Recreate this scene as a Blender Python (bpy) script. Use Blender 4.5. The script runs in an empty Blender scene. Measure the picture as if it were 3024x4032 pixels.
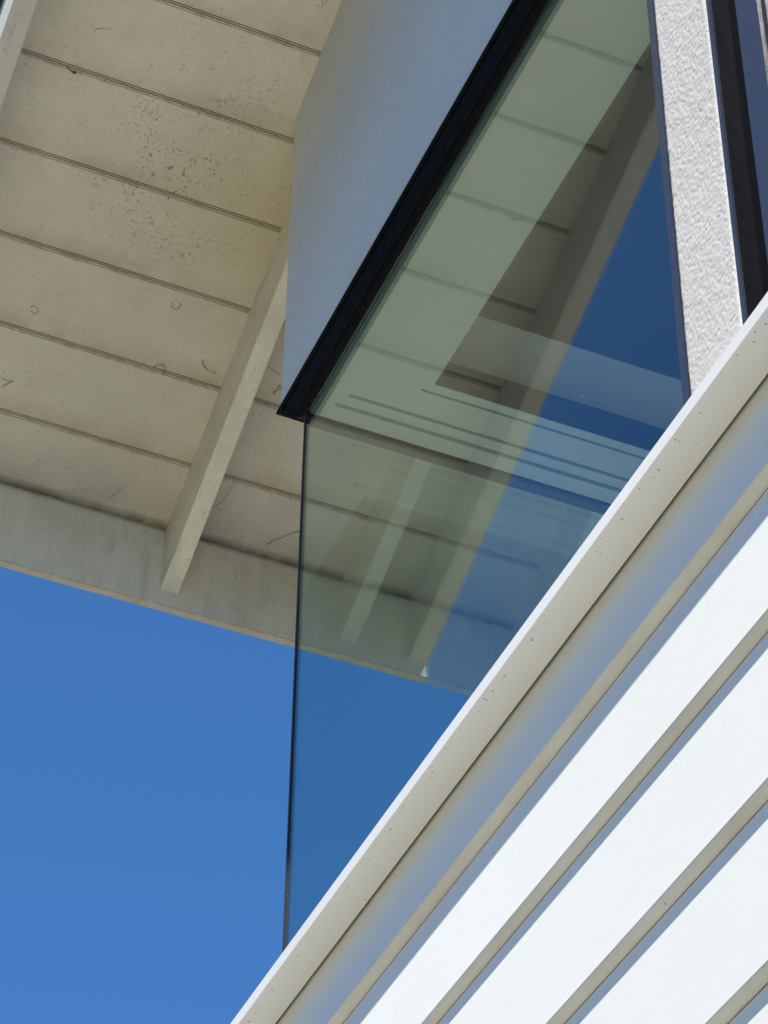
import bpy, bmesh, math, random
from mathutils import Vector, Matrix
random.seed(7)
sc = bpy.context.scene
C = sc.collection
S = 1.151                 # metres per survey unit (rafters 16 in apart)
EYE = 1.6
# ---------------------------------------------------------------- camera
cd = bpy.data.cameras.new('camera'); cam = bpy.data.objects.new('camera', cd); C.objects.link(cam)
R = Vector((0.91928775, -0.39346814, 0.00963623)); U = Vector((-0.27021199, -0.61313563, 0.74232754)); F = Vector((0.28617392, 0.68501644, 0.66996788))
m = Matrix((R, U, -F)).transposed().to_4x4(); m.translation = Vector((0, 0, EYE))
cam.matrix_world = m
cd.sensor_fit = 'HORIZONTAL'; cd.sensor_width = 36; cd.lens = 36 * 10.5936 / 3.024
cd.clip_start = 0.05; cd.clip_end = 2000
sc.camera = cam
sc.render.resolution_x = 768; sc.render.resolution_y = 1024
# ---------------------------------------------------------------- light
SUN_TO = Vector((-1.0, -1.4, 3.2)).normalized()      # towards the sun
elev = math.asin(SUN_TO.z); azim = math.atan2(SUN_TO.x, SUN_TO.y)
w = bpy.data.worlds.new('World'); sc.world = w; w.use_nodes = True
nt = w.node_tree; bg = nt.nodes['Background']
sky = nt.nodes.new('ShaderNodeTexSky'); sky.sky_type = 'NISHITA'; sky.sun_disc = False
sky.sun_elevation = elev; sky.sun_rotation = azim; sky.altitude = 2500; sky.air_density = 1.0; sky.dust_density = 0.0; sky.ozone_density = 6.0
tint = nt.nodes.new('ShaderNodeMix'); tint.data_type = 'RGBA'; tint.blend_type = 'MULTIPLY'; tint.inputs[0].default_value = 1.0
tint.inputs[7].default_value = (.64, 1.10, 1.33, 1)          # clear deep-blue summer sky
nt.links.new(sky.outputs[0], tint.inputs[6]); nt.links.new(tint.outputs[2], bg.inputs[0]); bg.inputs[1].default_value = 0.091
sl = bpy.data.lights.new('sun', 'SUN'); sl.energy = 5.0; sl.angle = math.radians(0.53); sl.color = (1.0, 0.935, 0.83)
so = bpy.data.objects.new('sun', sl); C.objects.link(so); so.location = (-8, -10, 20)
so.rotation_euler = SUN_TO.to_track_quat('Z', 'Y').to_euler()
sc.view_settings.view_transform = 'Standard'; sc.view_settings.look = 'None'
sc.view_settings.exposure = 0.85; sc.view_settings.gamma = 1
sc.cycles.transparent_max_bounces = 32; sc.cycles.max_bounces = 12; sc.cycles.diffuse_bounces = 6; sc.cycles.glossy_bounces = 6

# ---------------------------------------------------------------- materials
def mat(name, col, rough=0.6, spec=0.5, metal=0.0):
    m = bpy.data.materials.new(name); m.use_nodes = True
    b = m.node_tree.nodes['Principled BSDF']
    b.inputs['Base Color'].default_value = (*col, 1); b.inputs['Roughness'].default_value = rough
    b.inputs['Specular IOR Level'].default_value = spec; b.inputs['Metallic'].default_value = metal
    return m
class G:
    """tiny node-graph helper"""
    def __init__(s, m): s.t = m.node_tree; s.b = s.t.nodes['Principled BSDF']; s.tc = s.t.nodes.new('ShaderNodeTexCoord')
    def n(s, typ, **k):
        o = s.t.nodes.new(typ)
        for a, v in k.items(): setattr(o, a, v)
        return o
    def link(s, a, b): s.t.links.new(a, b)
    def math(s, op, a, b=0.0, c=None, clamp=False):
        o = s.n('ShaderNodeMath', operation=op, use_clamp=clamp)
        for i, v in enumerate((a, b, c)):
            if v is None: continue
            if isinstance(v, (int, float)): o.inputs[i].default_value = v
            else: s.link(v, o.inputs[i])
        return o.outputs[0]
    def noise(s, scale, detail=4, rough=0.55, stretch=None, dist=0.0):
        o = s.n('ShaderNodeTexNoise'); o.inputs['Scale'].default_value = scale; o.inputs['Detail'].default_value = detail
        o.inputs['Roughness'].default_value = rough; o.inputs['Distortion'].default_value = dist
        s.link(s.co(stretch), o.inputs['Vector']); return o.outputs['Fac']
    def co(s, stretch=None):
        if stretch is None: return s.tc.outputs['Object']
        mp = s.n('ShaderNodeMapping'); mp.inputs['Scale'].default_value = stretch; s.link(s.tc.outputs['Object'], mp.inputs[0]); return mp.outputs[0]
    def vor(s, scale, feature='F1', stretch=None):
        o = s.n('ShaderNodeTexVoronoi', feature=feature); o.inputs['Scale'].default_value = scale
        s.link(s.co(stretch), o.inputs['Vector']); return o
    def rng(s, v, a, b, c=0.0, d=1.0):
        o = s.n('ShaderNodeMapRange'); s.link(v, o.inputs[0])
        for i, x in enumerate((a, b, c, d)): o.inputs[i + 1].default_value = x
        return o.outputs[0]
    def mix(s, f, a, b):
        o = s.n('ShaderNodeMix', data_type='RGBA')
        if isinstance(f, (int, float)): o.inputs[0].default_value = f
        else: s.link(f, o.inputs[0])
        for i, v in ((6, a), (7, b)):
            if isinstance(v, tuple): o.inputs[i].default_value = (*v, 1)
            else: s.link(v, o.inputs[i])
        return o.outputs[2]
    def col(s, c): s.link(c, s.b.inputs['Base Color'])
    def bump(s, h, strength, dist):
        o = s.n('ShaderNodeBump'); o.inputs['Strength'].default_value = strength; o.inputs['Distance'].default_value = dist
        s.link(h, o.inputs['Height']); s.link(o.outputs[0], s.b.inputs['Normal']); return o
    def specks(s, scale, size, keep):
        """small round dirt specks: voronoi cells, only a share of the cells"""
        v = s.vor(scale)
        near = s.rng(v.outputs['Distance'], size * 0.6, size, 1, 0)
        sep = s.n('ShaderNodeSeparateColor'); s.link(v.outputs['Color'], sep.inputs[0])
        pick = s.math('LESS_THAN', sep.outputs[0], keep)
        return s.math('MULTIPLY', near, pick)

PITCH = math.atan(5 / 12); cs, sn = math.cos(PITCH), math.sin(PITCH)
BASE = Vector((3.0 * S, 0.8 * S, 0.0))         # the house empty
def s_coord(g):
    sep = g.n('ShaderNodeSeparateXYZ'); g.link(g.tc.outputs['Object'], sep.inputs[0])
    y = g.math('MULTIPLY', sep.outputs[1], cs / S); z = g.math('MULTIPLY', sep.outputs[2], -sn / S)
    s = g.math('ADD', y, z)
    off = (BASE.y * cs + EYE * sn) / S
    return g.math('ADD', s, off), sep
SEAM0, SEAMD = 1.0905, 0.1597

def soffit_mat():
    m = mat('soffit_paint', (.52, .47, .37), .55, .4); g = G(m)
    big = g.noise(1.7, 4, .6); mid = g.noise(9, 5, .6); fine = g.noise(120, 3, .6)
    c = g.mix(g.rng(big, .35, .65), (.60, .56, .465), (.69, .645, .54))
    c = g.mix(g.rng(mid, .45, .75, 0, .45), c, (.50, .43, .36))
    c = g.mix(g.rng(fine, .5, .8, 0, .25), c, (.36, .31, .24))
    s, sep = s_coord(g)
    fr = g.math('FRACT', g.math('DIVIDE', g.math('SUBTRACT', s, SEAM0 - 5 * SEAMD), SEAMD))
    # grime that has gathered above each joint
    up = g.math('MULTIPLY', g.rng(fr, .72, .985, 0, 1), g.rng(g.noise(6, 5, .7), .36, .66, 0, 1))
    c = g.mix(g.math('MULTIPLY', up, .7), c, (.40, .30, .17))
    edge = g.math('MULTIPLY', g.rng(fr, .02, .07, 1, 0), g.rng(g.noise(45, 4, .7), .45, .6, 0, 1))
    c = g.mix(g.math('MULTIPLY', edge, .35), c, (.2, .15, .09))
    # mould speckle in one patch over three boards
    def patch(cx, cy, cz, r0, r1):
        vm = g.n('ShaderNodeVectorMath', operation='DISTANCE'); g.link(g.tc.outputs['Object'], vm.inputs[0])
        vm.inputs[1].default_value = Vector((cx, cy, cz)) * S + Vector((0, 0, EYE)) - BASE
        return g.rng(vm.outputs['Value'], r0, r1, 1, 0)
    pm = g.math('MULTIPLY', patch(.875, 2.95, 3.53, .08, .30), g.rng(g.noise(14, 4, .7), .40, .58, 0, 1))
    sp = g.math('MAXIMUM', g.rng(g.noise(140, 3, .6, None, .5), .575, .64), g.math('MULTIPLY', g.rng(g.noise(72, 4, .7, None, 1.0), .61, .65), .95))
    c = g.mix(g.math('MULTIPLY', sp, pm), c, (.16, .13, .08))
    sp2 = g.math('MULTIPLY', g.specks(60, .14, .10), g.rng(g.noise(5, 3, .6), .45, .6, 0, .8))
    c = g.mix(sp2, c, (.14, .11, .08))
    ye = g.math('MULTIPLY', patch(1.01, 2.98, 3.52, .04, .30), .65)
    c = g.mix(ye, c, (.50, .43, .25))
    fine2 = g.rng(g.noise(150, 2, .5, None, .4), .66, .72)
    c = g.mix(g.math('MULTIPLY', fine2, g.rng(g.noise(3.5, 4, .65), .42, .66, .0, .6)), c, (.22, .17, .11))
    # hairline cracks
    v = g.vor(9, 'DISTANCE_TO_EDGE'); cr = g.rng(v.outputs['Distance'], .0, .012, 1, 0)
    cr = g.math('MULTIPLY', cr, g.rng(g.noise(3.3, 6, .75), .57, .63, 0, 1))
    cr = g.math('MULTIPLY', cr, g.rng(g.noise(60, 3, .7), .45, .55, 0, .7))
    c = g.mix(cr, c, (.15, .115, .08))
    # grime at the low end, against the fascia
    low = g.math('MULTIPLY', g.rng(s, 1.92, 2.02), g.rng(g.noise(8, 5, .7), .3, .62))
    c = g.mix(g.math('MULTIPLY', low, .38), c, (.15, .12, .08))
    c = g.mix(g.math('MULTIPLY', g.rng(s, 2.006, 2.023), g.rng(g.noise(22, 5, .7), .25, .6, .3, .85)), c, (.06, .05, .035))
    g.col(c); g.bump(g.math('ADD', fine, g.math('MULTIPLY', mid, 2)), .25, .002)
    return m
def timber_mat(name, a, b, stretch, dirt=.6):
    m = mat(name, a, .6, .35); g = G(m)
    gr = g.noise(18, 5, .65, stretch); mid = g.noise(5, 4, .6)
    c = g.mix(g.rng(gr, .3, .75), a, b)
    c = g.mix(g.rng(mid, .5, .8, 0, dirt), c, tuple(x * .62 for x in a))
    c = g.mix(g.math('MULTIPLY', g.specks(120, .2, .12), g.rng(g.noise(7, 3), .45, .6)), c, (.14, .12, .09))
    st = g.noise(26, 5, .75, tuple(1.0 if q >= 1 else .15 for q in stretch))
    c = g.mix(g.rng(st, .56, .72, 0, .45), c, tuple(x * .5 for x in a))
    c = g.mix(g.rng(g.noise(150, 3, .6, tuple(1.0 if q >= 1 else .4 for q in stretch)), .60, .72, 0, .4), c, tuple(x * .4 for x in a))
    g.col(c); g.bump(g.math('ADD', gr, st), .45, .0022); return m
def stucco_mat(name, a, b, scale, strength, dist, mott=.3):
    m = mat(name, a, .85, .2); g = G(m)
    n1 = g.noise(scale, 3, .6); v = g.vor(scale * .8); big = g.noise(2.2, 4, .55); fine = g.noise(scale * 2.3, 2, .5)
    c = g.mix(g.rng(big, .35, .7, 0, 1), a, b)
    c = g.mix(g.rng(fine, .42, .2, 0, mott), c, tuple(x * .55 for x in a))
    c = g.mix(g.rng(g.noise(scale * .55, 3, .7), .52, .68, 0, mott * .5), c, tuple(x * .6 for x in a))
    g.col(c)
    h = g.math('ADD', n1, g.math('MULTIPLY', v.outputs['Distance'], .7))
    g.bump(h, strength, dist); return m
def metal_mat(name, col, rough, spec=.5, streak=True):
    m = mat(name, col, rough, spec); g = G(m)
    n = g.noise(3, 4, .6, (1, 1, .4)); f = g.noise(60, 3, .6)
    g.col(g.mix(g.rng(n, .3, .7), col, tuple(x * 1.35 for x in col)))
    g.link(g.rng(f, .3, .8, rough * .8, rough * 1.3), g.b.inputs['Roughness']); return m
def white_mat(name, col, specks=True):
    m = mat(name, col, .45, .4); g = G(m)
    big = g.noise(1.3, 4, .6, (1, .5, 1)); f = g.noise(90, 4, .65, (1, .25, 1))
    c = g.mix(g.rng(big, .35, .7), col, tuple(x * .93 for x in col))
    c = g.mix(g.rng(f, .55, .85, 0, .25), c, tuple(x * .75 for x in col))
    if specks:
        sp = g.math('MAXIMUM', g.specks(70, .10, .10), g.specks(130, .15, .09))
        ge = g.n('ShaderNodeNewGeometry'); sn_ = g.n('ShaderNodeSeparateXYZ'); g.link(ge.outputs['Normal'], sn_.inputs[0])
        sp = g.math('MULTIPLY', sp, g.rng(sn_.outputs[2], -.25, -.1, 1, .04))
        c = g.mix(g.math('MULTIPLY', g.rng(sn_.outputs[2], -.35, -.2, 1, 0), g.rng(g.noise(9, 5, .7, (1, .5, 1)), .3, .7, .25, .75)), c, (.50, .465, .38))  # down-facing faces mixed darker: underside shade put into the siding colour
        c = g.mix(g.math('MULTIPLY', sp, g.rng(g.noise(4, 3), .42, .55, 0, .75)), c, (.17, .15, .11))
    g.col(c); g.bump(g.math('ADD', f, big), .15, .0015); return m
def cap_mat():
    m = mat('cap_paint', (.80, .79, .75), .4, .4); g = G(m)
    big = g.noise(1.3, 4, .6); f = g.noise(70, 4, .65, (1, .3, 1))
    c = g.mix(g.rng(big, .35, .7), (.83, .825, .80), (.77, .765, .735))
    sep = g.n('ShaderNodeSeparateXYZ'); g.link(g.tc.outputs['Object'], sep.inputs[0])
    x0 = XS * (1 - .048) * S - BASE.x
    d = g.math('SUBTRACT', sep.outputs[0], x0)               # metres in from the outer edge
    band = g.math('MULTIPLY', g.rng(d, .004, .007), g.rng(d, .013, .019, 1, 0))
    sp = g.math('MULTIPLY', g.specks(150, .26, .5), band)
    sp = g.math('MAXIMUM', sp, g.math('MULTIPLY', g.specks(75, .10, .10), .8)); sp = g.math('MAXIMUM', sp, g.math('MULTIPLY', g.specks(150, .18, .05), .6))
    under = g.n('ShaderNodeNewGeometry'); sn_ = g.n('ShaderNodeSeparateXYZ'); g.link(under.outputs['Normal'], sn_.inputs[0])
    dn = g.math('LESS_THAN', sn_.outputs[2], -.5)
    c = g.mix(g.math('MULTIPLY', g.math('MULTIPLY', sp, dn), .75), c, (.16, .14, .10))
    g.col(c); g.bump(f, .15, .001); return m
def glass_mat(name, tint, r0):
    m = bpy.data.materials.new(name); m.use_nodes = True; t = m.node_tree; t.nodes.clear()
    out = t.nodes.new('ShaderNodeOutputMaterial'); mx = t.nodes.new('ShaderNodeMixShader')
    tr = t.nodes.new('ShaderNodeBsdfTransparent'); gl = t.nodes.new('ShaderNodeBsdfGlossy'); gl.inputs['Roughness'].default_value = 0.0
    tr.inputs[0].default_value = (*tint, 1)
    ge = t.nodes.new('ShaderNodeNewGeometry'); dt = t.nodes.new('ShaderNodeVectorMath'); dt.operation = 'DOT_PRODUCT'
    t.links.new(ge.outputs['Normal'], dt.inputs[0]); t.links.new(ge.outputs['Incoming'], dt.inputs[1])
    def M(op, a, b):
        o = t.nodes.new('ShaderNodeMath'); o.operation = op
        for i, v in enumerate((a, b)):
            if isinstance(v, (int, float)): o.inputs[i].default_value = v
            else: t.links.new(v, o.inputs[i])
        return o.outputs[0]
    c = M('ABSOLUTE', dt.outputs['Value'], 0); f = M('POWER', M('SUBTRACT', 1, c), 5)
    f = M('ADD', M('MULTIPLY', f, 1 - r0), r0)
    t.links.new(f, mx.inputs[0]); t.links.new(tr.outputs[0], mx.inputs[1]); t.links.new(gl.outputs[0], mx.inputs[2]); # thin film of dust and dried drops
    df = t.nodes.new('ShaderNodeBsdfDiffuse'); df.inputs[0].default_value = (.6, .6, .58, 1); m2 = t.nodes.new('ShaderNodeMixShader')
    tc = t.nodes.new('ShaderNodeTexCoord'); nz = t.nodes.new('ShaderNodeTexNoise'); nz.inputs['Scale'].default_value = 4; nz.inputs['Detail'].default_value = 8; nz.inputs['Roughness'].default_value = .7
    t.links.new(tc.outputs['Object'], nz.inputs['Vector'])
    vo = t.nodes.new('ShaderNodeTexVoronoi'); vo.inputs['Scale'].default_value = 16; t.links.new(tc.outputs['Object'], vo.inputs['Vector'])
    spk = M('MULTIPLY', M('LESS_THAN', vo.outputs['Distance'], .022), .4)
    t.links.new(M('ADD', M('MULTIPLY', nz.outputs['Fac'], .006), spk), m2.inputs[0])
    t.links.new(mx.outputs[0], m2.inputs[1]); t.links.new(df.outputs[0], m2.inputs[2]); t.links.new(m2.outputs[0], out.inputs[0])
    return m
XS = 0.97
M_SOF = soffit_mat()
M_JOINT = mat('joint_grime', (.16, .12, .08), .8, .2); g = G(M_JOINT)
g.col(g.mix(g.rng(g.noise(14, 5, .7), .35, .65), (.10, .075, .05), (.27, .21, .15)))
M_RAF = timber_mat('rafter_paint', (.76, .725, .60), (.64, .605, .49), (2, .25, 2))
M_FAS = timber_mat('fascia_paint', (.76, .735, .635), (.66, .635, .55), (2.2, 1, .25))
M_FASB = timber_mat('fascia_underside_shade', (.47, .44, .36), (.36, .33, .27), (2.2, 1, .25))  # darker copy of the fascia paint; underside shade put into its colour
M_BAR = timber_mat('barge_paint', (.60, .58, .52), (.54, .52, .46), (1, .3, 1), .2)
M_STU = stucco_mat('stucco', (.68, .69, .675), (.59, .60, .585), 300, .5, .003, .9)
M_STC = stucco_mat('stucco_coarse', (.61, .585, .55), (.56, .54, .51), 400, .12, .001, .3)
M_BLK = metal_mat('black_metal', (.0045, .0042, .004), .6, .07)
M_BLK2 = metal_mat('dark_metal', (.020, .020, .022), .5, .3)
M_NAV = metal_mat('anodised_metal', (.035, .038, .055), .22, .8)
M_GASK = mat('sealant', (.02, .019, .018), .6)
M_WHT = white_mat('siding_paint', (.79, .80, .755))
M_GL1 = glass_mat('window_glass', (.89, .985, .975), .135)
M_CEIL = white_mat('ceiling_paint', (.86, .86, .83), False)
M_REC = metal_mat('recess_metal', (.0028, .0040, .0075), .6, .06)
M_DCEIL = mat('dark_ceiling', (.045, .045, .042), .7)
M_SPACER = mat('spacer_metal', (.34, .42, .40), .5)
M_ROOF = metal_mat('roof_metal', (.012, .014, .022), .4)
M_INT = mat('interior_paint', (.62, .60, .55), .8)
M_FLOOR = mat('floor_boards', (.42, .34, .25), .6)
g = G(M_FLOOR); g.col(g.mix(g.noise(8, 4, .6, (1, .1, 1)), (.76, .72, .66), (.66, .60, .54)))
g = G(M_INT); g.col(g.mix(g.noise(2, 3), (.64, .62, .57), (.58, .56, .51)))
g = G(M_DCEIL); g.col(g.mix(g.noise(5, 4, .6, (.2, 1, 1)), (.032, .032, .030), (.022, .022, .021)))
g = G(M_SPACER); g.col(g.mix(g.noise(12, 3), (.26, .35, .315), (.21, .29, .26)))
g = G(M_GASK); g.col(g.mix(g.noise(40, 3), (.024, .022, .02), (.012, .012, .012)))
M_GRD = mat('paving', (.44, .37, .28), .9, .2); g = G(M_GRD)
g.col(g.mix(g.noise(.8, 6, .65), (.36, .345, .285), (.28, .267, .218))); g.bump(g.noise(30, 5), .3, .01)
M_WEB = mat('web_thread', (.12, .10, .07), .8); g = G(M_WEB); g.col(g.mix(g.noise(50, 2), (.15, .12, .09), (.05, .04, .03)))
M_WEBL = mat('pale_thread', (.6, .58, .5), .8); g = G(M_WEBL); g.col(g.mix(g.noise(50, 2), (.6, .58, .5), (.4, .36, .3)))

# ---------------------------------------------------------------- mesh helpers (survey units in, metres out)
house = bpy.data.objects.new('house', None); C.objects.link(house); house.location = BASE
house['label'] = 'pale stucco house corner with a wide boarded eave, glass corner window and white lap siding'
house['category'] = 'house'
def P(p): return Vector(p) * S + Vector((0, 0, EYE)) - BASE
def build(name, bm, m, parent=None, label=None, smooth=False):
    bmesh.ops.recalc_face_normals(bm, faces=bm.faces)
    me = bpy.data.meshes.new(name); bm.to_mesh(me); bm.free()
    for x in (m if isinstance(m, (list, tuple)) else [m]): me.materials.append(x)
    if smooth:
        for f in me.polygons: f.use_smooth = True
    o = bpy.data.objects.new(name, me); C.objects.link(o); o.parent = parent or house
    if label: o['label'] = label
    return o
def prism(bm, poly, axis, a, b, steps=1, jit=None, mi=0):
    """extrude a closed 2-D polygon along an axis ('x': poly in (y,z); 'y': poly in (x,z); 'z': poly in (x,y))"""
    rings = []
    for k in range(steps + 1):
        t = a + (b - a) * k / steps; ring = []
        for i, (u, v) in enumerate(poly):
            if jit and jit.get(i): du, dv = jit[i]; u += random.uniform(-du, du); v += random.uniform(-dv, dv)
            q = (t, u, v) if axis == 'x' else (u, t, v) if axis == 'y' else (u, v, t)
            ring.append(bm.verts.new(P(q)))
        rings.append(ring)
    n = len(poly)
    for k in range(steps):
        for i in range(n):
            f = bm.faces.new((rings[k][i], rings[k][(i + 1) % n], rings[k + 1][(i + 1) % n], rings[k + 1][i])); f.material_index = mi
    f = bm.faces.new(rings[0][::-1]); f.material_index = mi; f = bm.faces.new(rings[-1]); f.material_index = mi
def box(bm, x0, x1, y0, y1, z0, z1, mi=0): prism(bm, [(x0, y0), (x1, y0), (x1, y1), (x0, y1)], 'z', z0, z1, mi=mi)
def boxobj(name, dims, m, parent=None, label=None):
    bm = bmesh.new()
    for d in (dims if isinstance(dims[0], (list, tuple)) else [dims]): box(bm, *d)
    return build(name, bm, m, parent, label)
def smap(x, s, off):
    """point at roof coordinates: x across, s down the slope, off below the soffit plane"""
    c0 = 2.701 * sn + 3.640 * cs
    n = Vector((0, sn, cs)); d = Vector((0, cs, -sn))
    return Vector((x, 0, 0)) + d * s + n * (c0 - off)
def sof_z(y): return 3.640 + (2.701 - y) * 5 / 12

# ---------------------------------------------------------------- ground
bm = bmesh.new(); bmesh.ops.create_grid(bm, x_segments=8, y_segments=8, size=600)
me = bpy.data.meshes.new('ground'); bm.to_mesh(me); bm.free(); me.materials.append(M_GRD)
gr = bpy.data.objects.new('ground', me); C.objects.link(gr); gr['kind'] = 'structure'

# scrub on an unseen slope, added on the open side to block low sky
def smooth(t): t = max(0, min(1, t)); return t * t * (3 - 2 * t)
from mathutils import noise as mn
bm = bmesh.new(); bmesh.ops.create_grid(bm, x_segments=110, y_segments=110, size=45)
for v in bm.verts:
    x, y = v.co.x, v.co.y
    d = math.hypot(min(x, 2) - 3, min(y - 2, 0) * .8)       # distance out on the west and south sides
    h = smooth((d - 7) / 9) * 4.0 + smooth((d - 14) / 26) * 6
    v.co.z = h - .35 + (mn.noise(Vector((x * .35, y * .35, 0))) * 1.1 + mn.noise(Vector((x * 1.3, y * 1.3, 4))) * .5) * smooth((d - 7) / 4)
me = bpy.data.meshes.new('sky_block_slope'); bm.to_mesh(me); bm.free()
M_SKYBLOCK = mat('sky_block_scrub', (.07, .075, .04), .95, .1); g = G(M_SKYBLOCK)
g.col(g.mix(g.noise(.5, 6, .7), (.085, .085, .045), (.045, .06, .028))); g.bump(g.noise(3, 6, .7), .8, .3)
me.materials.append(M_SKYBLOCK)
hl = bpy.data.objects.new('sky_block_slope', me); C.objects.link(hl); hl['kind'] = 'structure'

# ---------------------------------------------------------------- roof
XI, XO, XE = .5055, .468, 5.4
S_TOP, S_FACE = -3.0, 2.0325
bm = bmesh.new()                                   # roof covering, a slab over the decking
def sbox(bm, x0, x1, s0, s1, o0, o1, segx=1):
    vs = [[bm.verts.new(P(smap(x, s, o))) for (s, o) in ((s0, o0), (s1, o0), (s1, o1), (s0, o1))] for x in [x0 + (x1 - x0) * i / segx for i in range(segx + 1)]]
    for k in range(segx):
        for i in range(4): bm.faces.new((vs[k][i], vs[k][(i + 1) % 4], vs[k + 1][(i + 1) % 4], vs[k + 1][i]))
    bm.faces.new(vs[0][::-1]); bm.faces.new(vs[-1])
sbox(bm, XO - .016, XE, S_TOP, 2.075, -.045, -.020)
roof = build('roof', bm, M_ROOF)
# decking: tongue-and-groove boards with a bead beside each joint, one profile
prof = []
mm = .001 / S
dark = []
k = -24
s = SEAM0 + k * SEAMD
END = 2.0255
pts = [(S_TOP, 0)]
while s < END:
    if s > S_TOP + .02:
        dark += [len(pts) + i for i in (0, 1, 2, 5, 6, 7)]
        pts += [(s - 5.0 * mm, 0), (s - 4.8 * mm, -5.0 * mm), (s - 3.4 * mm, -5.0 * mm), (s - 3.2 * mm, -.9 * mm), (s - 1.9 * mm, -.2 * mm), (s - .5 * mm, -.9 * mm),
                (s - .3 * mm, -8 * mm), (s + 1.6 * mm, -8 * mm), (s + 1.8 * mm, -3.0 * mm), (s + 5.0 * mm, -2.6 * mm), (s + 6.1 * mm, -.6 * mm), (s + 6.5 * mm, 0)]
    s += SEAMD
pts.append((END, 0))
bm = bmesh.new()
xs_ = [XI + .0002, 1.6, 2.6, XE]
cols = [[bm.verts.new(P(smap(x, s, o))) for s, o in pts] for x in xs_]
top = [[bm.verts.new(P(smap(x, s, -.018))) for s in (S_TOP, END)] for x in xs_]
for a in range(len(xs_) - 1):
    for i in range(len(pts) - 1):
        f = bm.faces.new((cols[a][i], cols[a][i + 1], cols[a + 1][i + 1], cols[a + 1][i])); f.material_index = 1 if i in dark else 0
    bm.faces.new((top[a][0], top[a][1], top[a + 1][1], top[a + 1][0]))
    bm.faces.new((cols[a][-1], top[a][1], top[a + 1][1], cols[a + 1][-1])); bm.faces.new((cols[a][0], top[a][0], top[a + 1][0], cols[a + 1][0]))
build('soffit', bm, [M_SOF, M_JOINT], roof)
# barge board on the rake
bm = bmesh.new(); ns = 60
def rough_beam(bm, x0, x1, s0, s1, d0, d1, n, j, x0b=None, x1b=None):
    """board hanging below the soffit, its lower arrises slightly uneven; optional sideways run from x0 to x0b"""
    rings = []
    for k in range(n + 1):
        t = k / n; s_ = s0 + (s1 - s0) * t
        a = x0 + ((x0b if x0b is not None else x0) - x0) * t; b = x1 + ((x1b if x1b is not None else x1) - x1) * t
        c = .0016
        J = lambda: random.uniform(-j, j)
        rings.append([bm.verts.new(P(smap(*q))) for q in ((a, s_, d0), (a, s_, d1 - c), (a + c + abs(J()), s_, d1 + J() * .3), (b - c - abs(J()), s_, d1 + J() * .3), (b, s_, d1 - c), (b, s_, d0))])
    for k in range(n):
        for i in range(6): bm.faces.new((rings[k][i], rings[k][(i + 1) % 6], rings[k + 1][(i + 1) % 6], rings[k + 1][i]))
    bm.faces.new(rings[0][::-1]); bm.faces.new(rings[-1])
rough_beam(bm, XO, XI, S_TOP, 1.98, -.019, .130, 120, .0006)
q0 = smap(0, 1.9795, -.019); q1 = smap(0, 1.9795, .130)
prism(bm, [(q0.y, q0.z), (3.5671, sof_z(3.5671) + .010), (3.5671, sof_z(3.5671) - .1408), (q1.y, q1.z)], 'x', XO + .0001, XI - .0001)
build('barge_board', bm, M_BAR, roof)
# eave fascia: vertical board closing the low end
yf = 3.5674; zt = sof_z(yf)
bm = bmesh.new()
poly = [(yf, zt + .012), (yf, 3.1095), (yf + .0015, 3.108), (yf + .0165, 3.108), (yf + .018, 3.1095), (yf + .018, zt + .010)]
prism(bm, poly, 'x', XO, XE, 260, {1: (.0003, .0005), 2: (.0006, .0003)})
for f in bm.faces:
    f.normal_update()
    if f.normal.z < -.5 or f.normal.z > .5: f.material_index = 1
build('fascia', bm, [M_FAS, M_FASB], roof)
# rafters, sixteen inches apart
xr = 1.0445
for k in range(12):
    bm = bmesh.new(); x = xr + .3532 * k - (.004 if k else 0)
    a1 = x + .0105
    # the low end is cut plumb against the fascia
    rough_beam(bm, x, x + .0335, 1.05, 2.0, -.001, .1255, 70, .0012, a1, a1 + .0335)
    e = [(yf - .0003, sof_z(yf) - .001), (yf - .0003, sof_z(yf) - .1365)]
    q0 = smap(0, 1.9995, 0); q1 = smap(0, 1.9995, .1255)
    prism(bm, [(q0.y, q0.z), (e[0][0], e[0][1]), (e[1][0], e[1][1]), (q1.y, q1.z)], 'x', a1 + .0001, a1 + .0334)
    o = build('rafter', bm, M_RAF, roof)

# ---------------------------------------------------------------- stucco walls
YC = 2.812
XG, YG = 1.023, 2.762           # outer faces of the glass
ZH = 2.854                      # glass head
ZS = 2.899                      # lower edge of the stucco
ZB = 1.745                      # sill
def wall_up(bm, y0, y1, z0, n):
    """wall along the window side, top cut to the roof slope"""
    rings = []
    for k in range(n + 1):
        y = y0 + (y1 - y0) * k / n; jz = random.uniform(-.0012, .0012)
        rings.append([bm.verts.new(P(q)) for q in ((1.0, y, z0 + jz), (1.10, y, z0 + jz), (1.10, y, sof_z(y) - .0002), (1.0, y, sof_z(y) - .0002))])
    for k in range(n):
        for i in range(4): bm.faces.new((rings[k][i], rings[k][(i + 1) % 4], rings[k + 1][(i + 1) % 4], rings[k + 1][i]))
    bm.faces.new(rings[0][::-1]); bm.faces.new(rings[-1])
bm = bmesh.new(); wall_up(bm, -2.4, YC, ZS, 500)
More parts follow.
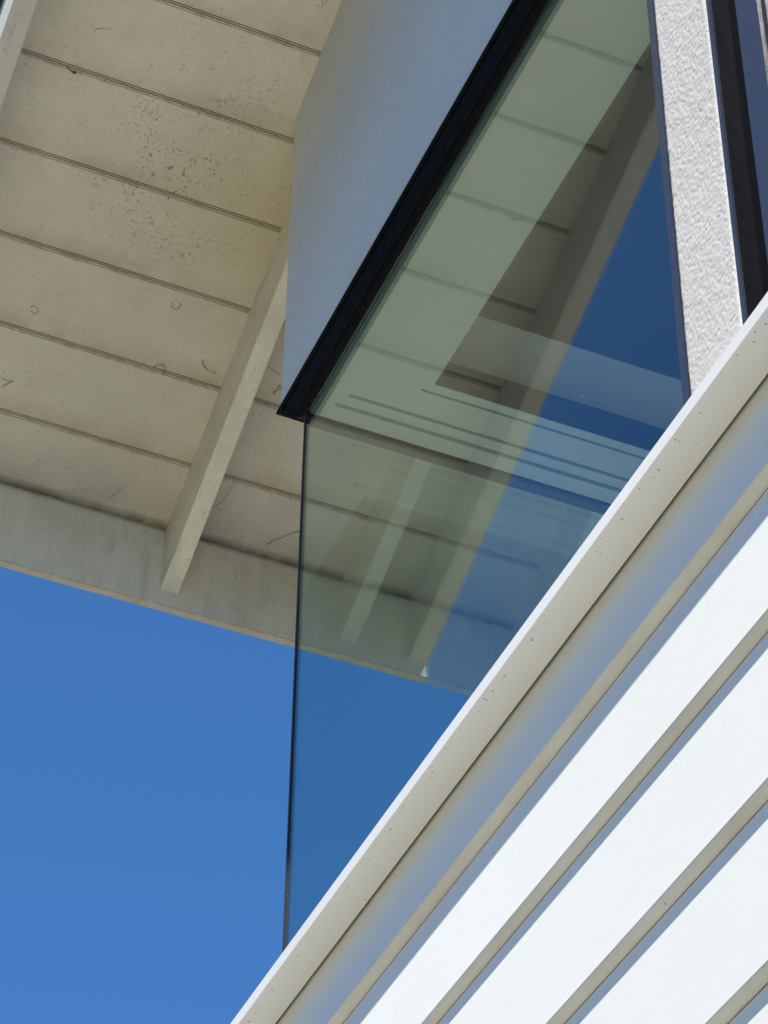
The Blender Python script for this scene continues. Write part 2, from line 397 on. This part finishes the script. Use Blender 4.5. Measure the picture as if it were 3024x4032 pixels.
# end wall above the second light
n = 60; poly = [(YC - .09, ZS), (YC - .0005, ZS), (YC - .0005, sof_z(YC) - .0004), (YC - .09, sof_z(YC - .09) - .0004)]
prism(bm, poly, 'x', 1.1002, 5.0, n, {1: (0, .001)})
prism(bm, [(1.6, YC - .09), (1.6, YC), (5.0, YC), (5.0, YC - .09)], 'z', -1.39, ZS - .0002)     # rest of the end wall
wallu = build('stucco_wall', bm, M_STU, None, 'smooth pale stucco wall band shaded by the eave')
bm = bmesh.new()                       # coarse stucco modelled as relief
y0, y1, z0, z1 = 1.516, 1.6205, ZB, 2.60; ny, nz = 88, 600
def relief(y, z):
    a = mn.noise(Vector((y * 255, z * 235, 1.3))); b = mn.noise(Vector((y * 430, z * 400, 7.7))); c_ = mn.noise(Vector((y * 60, z * 60, 3)))
    return .00042 * abs(a) ** .8 * (1 if a > 0 else -1) + .00030 * b + .0004 * c_
gv = []
for k in range(nz + 1):
    z = z0 + (z1 - z0) * k / nz; ea = random.uniform(-.0003, .0003); eb = random.uniform(-.0006, .0006) + .0009 * mn.noise(Vector((z * 90, 0, 0)))
    row = []
    for i in range(ny + 1):
        t = i / ny; y = y0 + ea + (y1 + eb - y0 - ea) * t
        rnd = .0012 * (max(0, .03 - t) / .03 + max(0, t - .97) / .03)
        row.append(bm.verts.new(P((1.0010 - relief(y, z) + rnd, y, z))))
    gv.append([bm.verts.new(P((1.10, y0, z)))] + row + [bm.verts.new(P((1.10, y1, z)))])
for k in range(nz):
    for i in range(ny + 2):
        f = bm.faces.new((gv[k][i], gv[k][i + 1], gv[k + 1][i + 1], gv[k + 1][i])); f.smooth = True
box(bm, 1.0012, 1.10, y0, y1, z1, ZS - .0015)
build('stucco_pier', bm, M_STC, None, 'coarse textured sunlit stucco strip between the two windows')

# ---------------------------------------------------------------- corner window
Y0W = 1.6235
bm = bmesh.new()      # head: stepped dark metal section, mitred round the corner
hp = [(.9965, ZS + .004), (.9950, ZS - .003), (.9985, ZS - .005), (1.0005, ZS - .0045), (1.0005, ZS - .012), (1.0090, ZS - .030), (1.0105, ZS - .037), (1.0125, ZS - .0365), (1.0185, ZH + .001), (1.0225, ZH - .001), (1.0245, ZH + .001), (1.0245, ZS + .001), (1.0004, ZS - .0014), (.9997, ZS + .004)]
def frame_ring(bm, pr):
    rows = []
    for x, z in pr:
        o = XG - x                                   # how far outside the glass
        oy = o * 2.12
        rows.append([(x, -2.4, z), (x, YG + oy, z), (5.0, YG + oy, z)])
    vs = [[bm.verts.new(P(q)) for q in r] for r in rows]; n = len(pr)
    for i in range(n):
        a, b = vs[i], vs[(i + 1) % n]
        for j in range(2): bm.faces.new((a[j], a[j + 1], b[j + 1], b[j]))
    bm.faces.new([v[0] for v in vs]); bm.faces.new([v[2] for v in vs])
frame_ring(bm, hp)
win = build('corner_window', bm, M_BLK, None, 'frameless glass corner window under a black metal head')
build_list = []
# panes: two sheets of a sealed unit on each side
def pane(name, d): return boxobj(name, d, M_GL1, win)
pane('glass_pane', (XG, XG + .0028, 1.6435, YG, ZB, ZH))
pane('glass_pane', (XG + .0052, 1.60, YG - .0028, YG, ZB, ZH))
boxobj('spacer_bar', (XG + .0051, XG + .0190, 1.6435, YG - .0052, ZH - .0005, ZH + .006), M_SPACER, win)
# inner head bead of the far light: two dark ridges
boxobj('head_bead', [(XG + .0052, 1.60, YG + .0003, YG + .009, ZH - .004, ZH + .02), (XG + .0052, 1.60, YG + .0120, YG + .021, ZH - .001, ZH + .02), (XG + .0052, 1.60, YG + .0092, YG + .0118, ZH + .006, ZH + .02)], M_BLK, win)
boxobj('sealant_joint', [(XG - .0012, XG + .0050, YG + .0002, YG + .0040, ZB, ZH - .0002), (XG - .0014, XG - .0002, YG - .0015, YG + .0001, ZB, ZH - .0002)], M_GASK, win)
boxobj('jamb_frame', [(1.0040, 1.0420, 1.6272, 1.6400, ZB, ZH), (1.0100, 1.0220, 1.6402, 1.6430, ZB, ZH)], M_NAV, win)
boxobj('jamb_sealant', (1.0065, 1.0300, 1.6190, 1.6270, ZB, ZS - .004), M_GASK, win)
boxobj('sill_frame', [(1.0, 1.05, Y0W - .001, YG + .04, ZB - .03, ZB - .0002), (1.0502, 1.6, YG - .03, YG + .04, ZB - .03, ZB - .0002)], M_BLK, win)
boxobj('jamb_frame', (1.6002, 1.63, YG - .03, YG + .045, ZB, ZH), M_NAV, win)

# ---------------------------------------------------------------- side window (only its left frame shows)
ZB2 = ZB
sw = boxobj('side_window', [(1.0015, 1.0040, 1.5085, 1.5150, ZB2, ZS - .006)], M_NAV, None, 'dark metal framed sliding window right of the stucco strip')
boxobj('track', [(1.0042, 1.05, 1.5075, 1.5150, ZB2, ZS - .006), (1.0240, 1.0298, 1.4617, 1.5073, ZB2, ZS - .007), (1.030, 1.05, 1.4615, 1.5073, ZB2, ZS - .006)], M_REC, sw)
boxobj('frame', [(1.0020, 1.0300, 1.4225, 1.4613, ZB2, ZS - .007), (1.0300, 1.05, .3, 1.4613, ZS - .09, ZS - .006), (1.0020, 1.05, .3, 1.4195, ZB2 - .002, ZB2 + .04)], M_NAV, sw)
boxobj('sash', [(1.0100, 1.0300, 1.4080, 1.4190, ZB2 + .0402, ZS - .0902), (1.0060, 1.0300, 1.36, 1.4040, ZB2 + .0402, ZS - .0902)], M_NAV, sw)
boxobj('glass_pane', (1.020, 1.025, .32, 1.3598, ZB2 + .0402, ZS - .0902), M_GL1, sw)
boxobj('glass_pane', (1.034, 1.039, .32, 1.3598, ZB2 + .0402, ZS - .0902), M_GL1, sw)

# ---------------------------------------------------------------- room behind the glass
ZC = ZH + .0006; XCE, YCE = 1.176, 2.625; ZM = 2.978
XB, YB, ZF = 4.9, -2.3, .96
bm = bmesh.new()
box(bm, 1.0422, XCE, YB, YG - .0052, ZC, ZM + .01)
box(bm, XCE, XB, YCE, YG - .0052, ZC, ZC + .03)
ceil = build('ceiling', bm, M_CEIL, None, 'pale painted ceiling border seen through the glass')
bm = bmesh.new()      # cove and upstand at the far end of the raised ceiling
cv = [(YCE, ZC + .0302), (YCE, ZM - .062)]
for i in range(9):
    a = math.pi / 2 * i / 8
    cv.append((YCE - .050 * (1 - math.cos(a)) , ZM - .062 + .062 * math.sin(a)))
cv += [(YCE + .03, ZM), (YCE + .03, ZC + .0302)]
prism(bm, cv, 'x', XCE + .0001, XB); build('cove', bm, M_CEIL, ceil, smooth=False)
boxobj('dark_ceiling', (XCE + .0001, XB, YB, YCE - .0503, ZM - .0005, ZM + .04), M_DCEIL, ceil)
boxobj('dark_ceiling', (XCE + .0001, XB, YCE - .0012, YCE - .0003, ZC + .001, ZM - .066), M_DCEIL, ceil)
for (x0, y, wd) in ((1.162, 2.643, .0032), (1.067, 2.6975, .0050), (1.055, 2.7235, .0062)):
    boxobj('curtain_track', (x0, XB - .1, y - wd / 2, y + wd / 2, ZC - .0012, ZC - .0001), M_SPACER, ceil)
boxobj('interior_wall', [(XB, XB + .05, YB, YCE + .13, ZF, ZM + .03), (1.11, XB, YB - .05, YB - .0005, ZF, ZM + .03), (1.64, XB, YG - .04, YG - .006, ZF, ZC - .0002), (1.056, 1.64, YG - .04, YG - .02, ZF, ZB - .032)], M_INT)
boxobj('floor', (1.056, XB, YB, YG - .02, ZF - .08, ZF - .0005), M_FLOOR)

# ---------------------------------------------------------------- lap siding with its cap
def sx(x): return XS * x
prof = []
T = .0095
outs = [(1.0, 1.7596)]
zo, zi, t = 1.6424, 1.6345, .0125
k = 0
while zi > -1.25:
    outs += [(1 - t, zo), (1 - t * .94, zo - (zo - zi) * .20), (1 - t * .62, zo - (zo - zi) * .58), (1 - t * .25, zo - (zo - zi) * .9), (1.0001, zi), (1.0050, zi + .0002), (1.0050, zi - .0011), (1.0, zi - .0013)]
    k += 1
    t = T; zo = 1.6424 - .0 - .1467 - .1610 * (k - 1); zi = zo - .0082
poly = [(sx(x), sx(z)) for x, z in outs] + [(sx(1.0), -1.39), (sx(1.0) + .06, -1.39), (sx(1.0) + .06, sx(1.7596))]
bm = bmesh.new(); prism(bm, poly, 'y', -2.4, 2.835, 1)
bm.faces.ensure_lookup_table(); fi = 0
for f in bm.faces:                    # open joints behind each board are dark with dirt
    c = f.calc_center_median(); x = (c.x + BASE.x) / S
    if len(f.verts) == 4 and sx(1.00005) < x < sx(1.0086) and abs(f.calc_area()) < .06: f.material_index = 1
sid = build('siding_wall', bm, [M_WHT, M_JOINT], None, 'white lap siding wall below the window')
M_CAP = cap_mat()
zl, zt_ = 1.7474, 1.7640
cp = [(1 - .048, zl), (1 - .048, zt_), (1.075, zt_ + .006), (1.075, 1.7598), (.9962, 1.7598), (.9962, 1.7524), (1 - .044, zl + .0012), (1 - .0445, zl)]
bm = bmesh.new(); prism(bm, [(sx(x), sx(z)) for x, z in cp], 'y', -2.4, 2.86, 1)
for f in bm.faces:
    c = f.calc_center_median(); f.normal_update()
    if len(f.verts) == 4 and (c.x + BASE.x) / S > sx(.9961) and (f.normal.z < -.9 or abs(f.normal.x) > .9) and (c.z - EYE) / S < sx(1.7599): f.material_index = 1
build('sill_cap', bm, [M_CAP, M_GASK], sid)
bm = bmesh.new(); box(bm, 1.035, 5.0, 2.72, YC - .01, -1.39, ZB - .0305); build('end_wall', bm, M_STU)
bm = bmesh.new(); box(bm, XB + .051, 5.0, -2.4, YC - .095, -1.39, 2.9); box(bm, 1.035, 5.0, -2.5, -2.401, -1.39, 2.9); build('back_wall', bm, M_STU)
box_bm = bmesh.new(); box(box_bm, 1.055, 4.95, -2.4, 2.70, 3.03, 3.05); build('attic_floor', box_bm, M_INT)

# ---------------------------------------------------------------- cobwebs and insect debris on the soffit
def thread(name, pts, r, m, label, blob=None, group=None):
    ps = [smap(x, s_, off) for x, s_, off in pts]      # across, down the slope, below the boards
    base = ps[0] * S + Vector((0, 0, EYE))
    # Catmull-Rom resample
    q = []
    for i in range(len(ps) - 1):
        p0, p1, p2, p3 = ps[max(i - 1, 0)], ps[i], ps[i + 1], ps[min(i + 2, len(ps) - 1)]
        for j in range(5):
            t = j / 5
            q.append(.5 * ((2 * p1) + (p2 - p0) * t + (2 * p0 - 5 * p1 + 4 * p2 - p3) * t * t + (3 * p1 - p0 - 3 * p2 + p3) * t ** 3))
    q.append(ps[-1]); q = [v * S + Vector((0, 0, EYE)) - base for v in q]
    bm = bmesh.new(); rings = []
    for i, v in enumerate(q):
        d = (q[min(i + 1, len(q) - 1)] - q[max(i - 1, 0)]).normalized(); a = d.orthogonal().normalized(); b = d.cross(a)
        rr = r * random.uniform(.6, 1.3)
        rings.append([bm.verts.new(v + (a * math.cos(k * math.pi / 3) + b * math.sin(k * math.pi / 3)) * rr) for k in range(6)])
    for i in range(len(rings) - 1):
        for k in range(6): bm.faces.new((rings[i][k], rings[i][(k + 1) % 6], rings[i + 1][(k + 1) % 6], rings[i + 1][k]))
    bm.faces.new(rings[0][::-1]); bm.faces.new(rings[-1])
    if blob:
        rr = bmesh.ops.create_icosphere(bm, subdivisions=2, radius=blob)
        for v in rr['verts']:
            v.co = Vector((v.co.x * 1.5, v.co.y, v.co.z * .8)) * random.uniform(.8, 1.2) + q[-1]
    bmesh.ops.recalc_face_normals(bm, faces=bm.faces)
    me = bpy.data.meshes.new(name); bm.to_mesh(me); bm.free(); me.materials.append(m)
    o = bpy.data.objects.new(name, me); C.objects.link(o); o.location = base
    o['label'] = label; o['category'] = 'cobweb'
    if group: o['group'] = group
    return o
GR = 'cobweb threads on the underside of the eave'
thread('cobweb_thread', [(0.6018, 1.2507, .003), (0.6058, 1.2534, .006), (0.6112, 1.2551, .008), (0.6154, 1.2555, .008)], .0011, M_WEB, 'short hooked thread with a dark blob below the second board joint, near the top left', .0032, GR)
thread('cobweb_thread', [(0.6813, 1.6847, .003), (0.6838, 1.6785, .006), (0.6922, 1.6789, .008), (0.6950, 1.6871, .008), (0.6895, 1.6928, .006), (0.6840, 1.6899, .003)], .0006, M_WEB, 'faint round loop of thread at the far left of the soffit', None, GR)
thread('cobweb_thread', [(0.9137, 1.5964, .003), (0.9139, 1.6032, .006), (0.9214, 1.6059, .008), (0.9277, 1.5998, .008), (0.9276, 1.5928, .003)], .0006, M_WEB, 'small open loop of thread left of the first rafter, at mid height', None, GR)
thread('cobweb_thread', [(0.9240, 1.7244, .003), (0.9286, 1.7163, .006), (0.9387, 1.7141, .008), (0.9435, 1.7209, .008), (0.9426, 1.7307, .003)], .0009, M_WEB, 'curled thread hanging over the fifth board joint', None, GR)
thread('cobweb_thread', [(1.0013, 1.6855, .003), (1.0066, 1.6928, .006), (1.0178, 1.6975, .008), (1.0331, 1.7011, .003)], .0008, M_WEB, 'curved dark thread beside the left face of the first rafter', None, GR)
thread('cobweb_thread', [(0.6772, 1.8279, .003), (0.6867, 1.8285, .006), (0.6955, 1.8267, .006), (0.6879, 1.8348, .005), (0.6817, 1.8445, .003)], .0008, M_WEB, 'forked tuft of thread at the left edge of the photo', None, GR)
thread('cobweb_thread', [(0.6234, 1.1763, .003), (0.6344, 1.1693, .004), (0.6510, 1.1657, .003)], .0004, M_WEB, 'dark smear of web between the first two joints at the top', None, GR)
thread('cobweb_thread', [(1.1129, 1.6593, .003), (1.1247, 1.6604, .006), (1.1365, 1.6659, .006), (1.1441, 1.6669, .003)], .0006, M_WEB, 'wavy thread on the soffit right of the first rafter, under the stucco corner', None, GR)
thread('cobweb_thread', [(1.1452, 1.7075, .003), (1.1489, 1.6959, .006), (1.1535, 1.6903, .007), (1.1502, 1.6865, .006), (1.1485, 1.6927, .003)], .0007, M_WEB, 'thread ending in a tiny loop just left of the black window head', None, GR)
thread('cobweb_thread', [(1.2420, 1.9972, .003), (1.2534, 1.9814, .005), (1.2634, 1.9744, .005), (1.2781, 1.9598, .005), (1.2907, 1.9524, .003)], .0006, M_WEB, 'long sagging thread above the eave board, left of the glass corner', None, GR)
thread('cobweb_thread', [(1.1090, 1.9758, .003), (1.1233, 1.9478, .006), (1.1327, 1.9329, .006), (1.1434, 1.8940, .003)], .00035, M_WEB, 'thread running up beside the right face of the first rafter', None, GR)
thread('cobweb_thread', [(0.9343, 1.9932, .003), (0.9454, 1.9724, .005), (0.9575, 1.9578, .003)], .00035, M_WEB, 'slanting thread near the eave board, left of the first rafter', None, GR)
